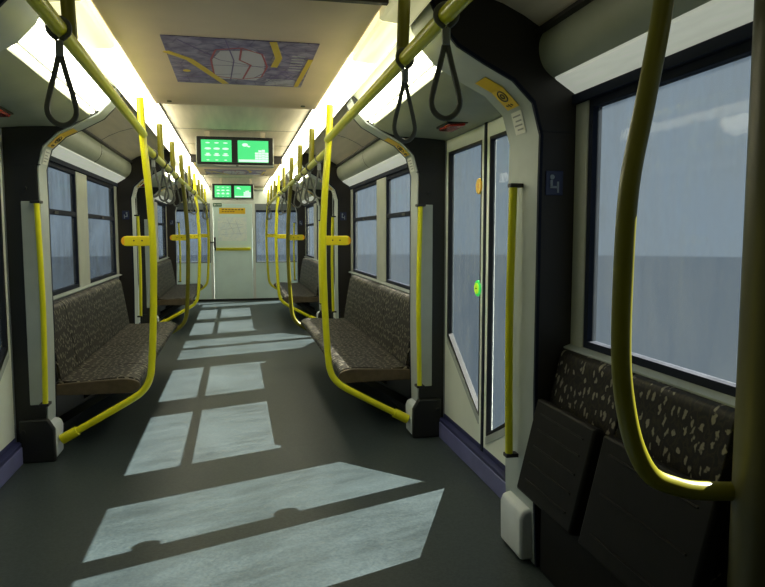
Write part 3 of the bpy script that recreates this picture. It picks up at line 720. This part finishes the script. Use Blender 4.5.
# ------------------------------------------------------------------ ceiling maps
def route_map(x0, x1, y0, y1, label):
    z = ZD
    root = thing('route_map', label, 'map', ((x0+x1)/2, (y0+y1)/2, z), 'route maps on the ceiling')
    bm = B(); box(bm, x0, x1, y0, y1, z-.004, z-.0005); sh = link('map_sheet', bm, M['map'], root)
    w, h = x1-x0, y1-y0
    def Pm(u, v): return (x0+u*w, y1-v*h)          # v = 0 at the far edge
    def line(bm, pl, th, d):
        for (p, q) in zip(pl[:-1], pl[1:]):
            a_, b_ = Vector(Pm(*p)), Vector(Pm(*q)); t = (b_-a_).normalized(); n_ = Vector((-t.y, t.x))*th/2
            prismZ(bm, [(a_+n_)[:], (b_+n_)[:], (b_-n_)[:], (a_-n_)[:]], z-.004-d, z-.0035)
    bm = B(); prismZ(bm, [Pm(.3, .2), Pm(.36, .15), Pm(.62, .15), Pm(.68, .3), Pm(.66, .72), Pm(.58, .82), Pm(.36, .78), Pm(.3, .6)], z-.0048, z-.0038); link('city_zone', bm, M['mapwhite'], sh)
    for pl_, w_ in (([(.70, 1), (.76, .70), (.74, .50)], .03), ([(.955, .02), (.985, .7)], .022)):
        bm = B(); line(bm, pl_, w_, .002); link('yellow_route', bm, M['mapyel'], sh)
    bm = B(); line(bm, [(0, .72), (.14, .58), (.26, .3), (.38, .02)], .034, .002)
    c = Pm(.10, .32)
    prismZ(bm, [(c[0]+.018*math.cos(i*math.pi/5), c[1]+.018*math.sin(i*math.pi/5)) for i in range(10)], z-.007, z-.0035); link('yellow_route', bm, M['mapyel'], sh)
    bm = B(); line(bm, [(.3, .22), (.29, .6), (.33, .80), (.50, .86), (.64, .76), (.69, .5), (.66, .24), (.5, .16), (.3, .22)], .008, .0015)
    line(bm, [(.50, .84), (.49, .62), (.57, .52), (.52, .18)], .009, .0015); link('red_routes', bm, M['mapred'], sh)
    bm = B()
    for (p, q, r_) in (((.02, .1), (.3, .25), (.5, .3)), ((.1, .95), (.35, .6), (.95, .35)), ((.6, .2), (.75, .5), (.97, .55)), ((.05, .5), (.3, .48), (.68, .5)), ((.7, .1), (.8, .35), (.96, .15)), ((.4, .98), (.45, .6), (.42, .1))): line(bm, [p, q, r_], .006, .001)
    link('violet_routes', bm, M['maplav'], sh)
    for pl_ in [[(.70, .05+.035*i), (.93, .05+.035*i)] for i in range(5)]+[[(.85, .45+.06*i), (.94, .45+.06*i)] for i in range(6)]:
        bm = B(); line(bm, pl_, .0055, .001); link('legend_line', bm, M['paper'], sh)
route_map(-.305, .335, 2.92, 3.78, 'lavender route map on the beige ceiling panel nearest the camera')
route_map(-.40, .36, 8.80, 9.50, 'lavender route map on the ceiling panel beyond the first pair of screens')

# ------------------------------------------------------------------ double monitors
def monitors(y, ztop, label, dx=0.0):
    root = thing('double_monitor', label, 'monitor', (-.02, y, ztop-.235), 'double green passenger monitors')
    x0, x1 = -.335+dx, .300+dx; z1 = ztop; z0 = ztop-.232
    bm = B(); prismX(bm, [(y, z0), (y, z1), (y+.10, z1), (y+.13, z0+.03), (y+.10, z0-.018), (y+.004, z0-.018)], x0-.008, x1+.008); link('housing', bm, M['white'], root, bevel=.008)
    bm = B(); box(bm, x0, x1, y-.008, y+.002, z0, z1); bz = link('bezel', bm, M['black'], root, bevel=.004)
    for i, (a0, a1) in enumerate(((x0+.035, x0+.287), (x0+.338, x1-.038))):
        sz0, sz1 = z0+.020, z1-.028
        bm = B(); box(bm, a0, a1, y-.0105, y-.0075, sz0, sz1); sc = link('screen', bm, M['green'], root)
        bm = B(); w, h = a1-a0, sz1-sz0
        def blob(u, v, ru, rv, n=12):
            c = (a0+u*w, sz0+v*h)
            prof = [(c[0]+ru*w*math.cos(2*math.pi*j/n), c[1]+rv*h*math.sin(2*math.pi*j/n)) for j in range(n)]
            prismY(bm, prof, y-.0118, y-.0100)
        if i == 0:
            for cc in range(3):
                for (v, hh, ww) in ((.86, .030, .075), (.60, .050, .11), (.30, .035, .11), (.37, .030, .07), (.08, .022, .05)):
                    blob(.22+.29*cc, v, ww, hh)
        else:
            blob(.24, .80, .10, .08); blob(.36, .73, .05, .035)
            for kx in range(4):
                for kz in range(5-(1 if kx == 0 else 0)):
                    c0 = a0+w*(.56+.11*kx); d0 = sz0+h*(.04+.11*kz+.02*(kx == 2))
                    if kx == 3 and kz == 4: continue
                    box(bm, c0, c0+w*.105, y-.0118, y-.0100, d0, d0+h*.092)
            box(bm, a0+w*.03, a1-w*.02, y-.0118, y-.0100, sz0+h*.02, sz0+h*.13)
        link('screen_graphic', bm, M['screenwhite'], sc)
    bm = B(); box(bm, -.012, .008, y+.0, y+.006, z0-.015, z0-.004); link('badge', bm, M['wood'], root)
    bm = B()
    for xx in (-.25, .22): box(bm, xx-.02, xx+.02, y+.03, y+.09, z1-.004, ZC)
    link('bracket', bm, M['ceil'], root)
monitors(6.03, 2.115, 'larger, nearer double monitor with bright green screens under the ceiling')
monitors(11.16, 2.075, 'smaller double monitor far off, in front of the end door', -.045)

# ------------------------------------------------------------------ end wall
OX = -.085
def endwall():
    y = YE-.02
    root = sroot('wall_end', (0, YE, 0), 'pale greenish end wall of the carriage', 'wall')
    d0, d1 = OX-.365, OX+.365
    bm = B(); box(bm, -1.30, d0-.055, y, YE+.10, 0, .73); link('lower_panel', bm, M['enddoor'], root)
    bm = B(); box(bm, d1+.055, 1.30, y, YE+.10, 0, .73); link('lower_panel', bm, M['enddoor'], root)
    bm = B(); box(bm, -1.30, 1.30, y, YE+.10, 1.86, 2.36); link('upper_panel', bm, M['door'], root)
    for a0, a1 in ((d0-.055, d0-.004), (d1+.004, d1+.055)):
        bm = B(); box(bm, a0, a1, y, YE+.10, 0, 1.86); link('door_post', bm, M['door'], root)
    for a0, a1 in ((-1.30, -1.22), (1.22, 1.30)):
        bm = B(); box(bm, a0, a1, y, YE+.10, .73, 1.86); link('corner_post', bm, M['bluegrey'], root)
    for j, (a0, a1) in enumerate(((-1.22, d0-.055), (d1+.055, 1.22))):
        w = sroot('window_%d' % (wn+j), ((a0+a1)/2, YE, .73), 'tall glass panel in the end wall, %s of the end door' % ('left' if j == 0 else 'right'), 'window')
        bm = B(); box(bm, a0, a1, y-.004, YE+.06, .73, .75); box(bm, a0, a1, y-.004, YE+.06, 1.74, 1.86)
        box(bm, a0, a0+.02, y-.004, YE+.06, .75, 1.74); box(bm, a1-.02, a1, y-.004, YE+.06, .75, 1.74); link('window_frame', bm, M['bluegrey'], w)
        bm = B(); box(bm, a0+.02, a1-.02, y-.002, YE+.02, 1.70, 1.74); link('top_strip', bm, M['gasket'], w)  # dark strip across the top of the pane
        bm = B(); box(bm, a0+.02, a1-.02, YE+.02, YE+.026, .75, 1.70); link('pane', bm, M['glass'], w)
    bm = B(); box(bm, -1.25, 1.25, y-.03, y, 0, .035)
    struct(link('baseboard_end', bm, M['dark']), 'dark skirting along the foot of the end wall', 'skirting')
    # end door
    dr = sroot('door_7', ((d0+d1)/2, y, 0), 'pale green-white end door with a poster and a yellow bar', 'door')
    bm = B(); box(bm, d0, d1, y-.018, YE+.05, .03, 1.855); link('door_leaf', bm, M['enddoor'], dr, bevel=.01)
    yy = y-.018
    bm = B(); box(bm, d0+.005, d0+.04, yy-.010, yy, .97, 1.22); box(bm, d0-.11, d0+.01, yy-.045, yy-.025, 1.11, 1.135); box(bm, d0+.005, d0+.035, yy-.04, yy, 1.10, 1.145); link('handle', bm, M['black'], dr, bevel=.004)
    bm = B(); tube(bm, [(OX-.31, yy, 1.005), (OX-.31, yy-.04, 1.005), (OX+.31, yy-.04, 1.005), (OX+.31, yy, 1.005)], .016, 10); link('push_bar', bm, M['yellow'], dr, smooth=True)
    bm = B(); box(bm, OX-.32, OX+.32, yy-.012, yy, .965, 1.0); link('lower_bar_strip', bm, M['signyel'], dr)  # flat yellow strip just below the push bar
    sg = B(); box(sg, OX-.25, OX+.235, yy-.004, yy, 1.665, 1.775); sg = link('door_notice', sg, M['sticker'], dr)
    bm = B()
    for i in range(7): box(bm, OX-.20+.06*i, OX-.16+.06*i, yy-.0055, yy-.004, 1.735, 1.755)
    for i in range(5): box(bm, OX-.20+.05*i, OX-.165+.05*i, yy-.0055, yy-.004, 1.70, 1.712)
    link('print_line', bm, M['wood'], sg)
    po = B(); box(po, OX-.28, OX+.26, yy-.004, yy, 1.15, 1.60); po = link('network_poster', po, M['poster'], dr)
    bm = B()
    for (p, q) in (((-.2, 1.5), (.2, 1.46)), ((-.22, 1.36), (.18, 1.42)), ((-.1, 1.55), (.02, 1.3)), ((-.2, 1.27), (.2, 1.3)), ((.05, 1.54), (.15, 1.26))):
        tube(bm, [(OX+p[0], yy-.005, p[1]), (OX+q[0], yy-.005, q[1])], .004, 5)
    link('poster_line', bm, M['posterline'], po)
    ex = thing('exit_sign', 'small green exit sign with a white arrow above the end door', 'sign', (OX-.29, yy, 1.80))
    bm = B(); box(bm, OX-.36, OX-.20, y-.034, y-.018, 1.80, 1.865); link('sign_plate', bm, M['greensign'], ex, bevel=.003)
    bm = B(); prismY(bm, [(OX-.350, 1.832), (OX-.325, 1.855), (OX-.325, 1.840), (OX-.295, 1.840), (OX-.295, 1.824), (OX-.325, 1.824), (OX-.325, 1.810)], y-.036, y-.034)
    for i in range(4): box(bm, OX-.28+.018*i, OX-.268+.018*i, y-.036, y-.034, 1.822, 1.844)
    link('arrow', bm, M['paper'], ex)
endwall()
# header closing the ceiling above the end door
bm = B(); box(bm, -.50, .50, 12.95, YE, 2.10, 2.14); struct(link('trim_%d' % (k), bm, M['grey']), 'grey ceiling header in front of the end wall', 'header'); k += 1

# rear closing wall behind the camera
bm = B(); box(bm, -1.34, 1.34, YB-.06, YB, 0, 2.36); struct(link('wall_back', bm, M['dark']), 'dark wall behind the camera', 'wall')
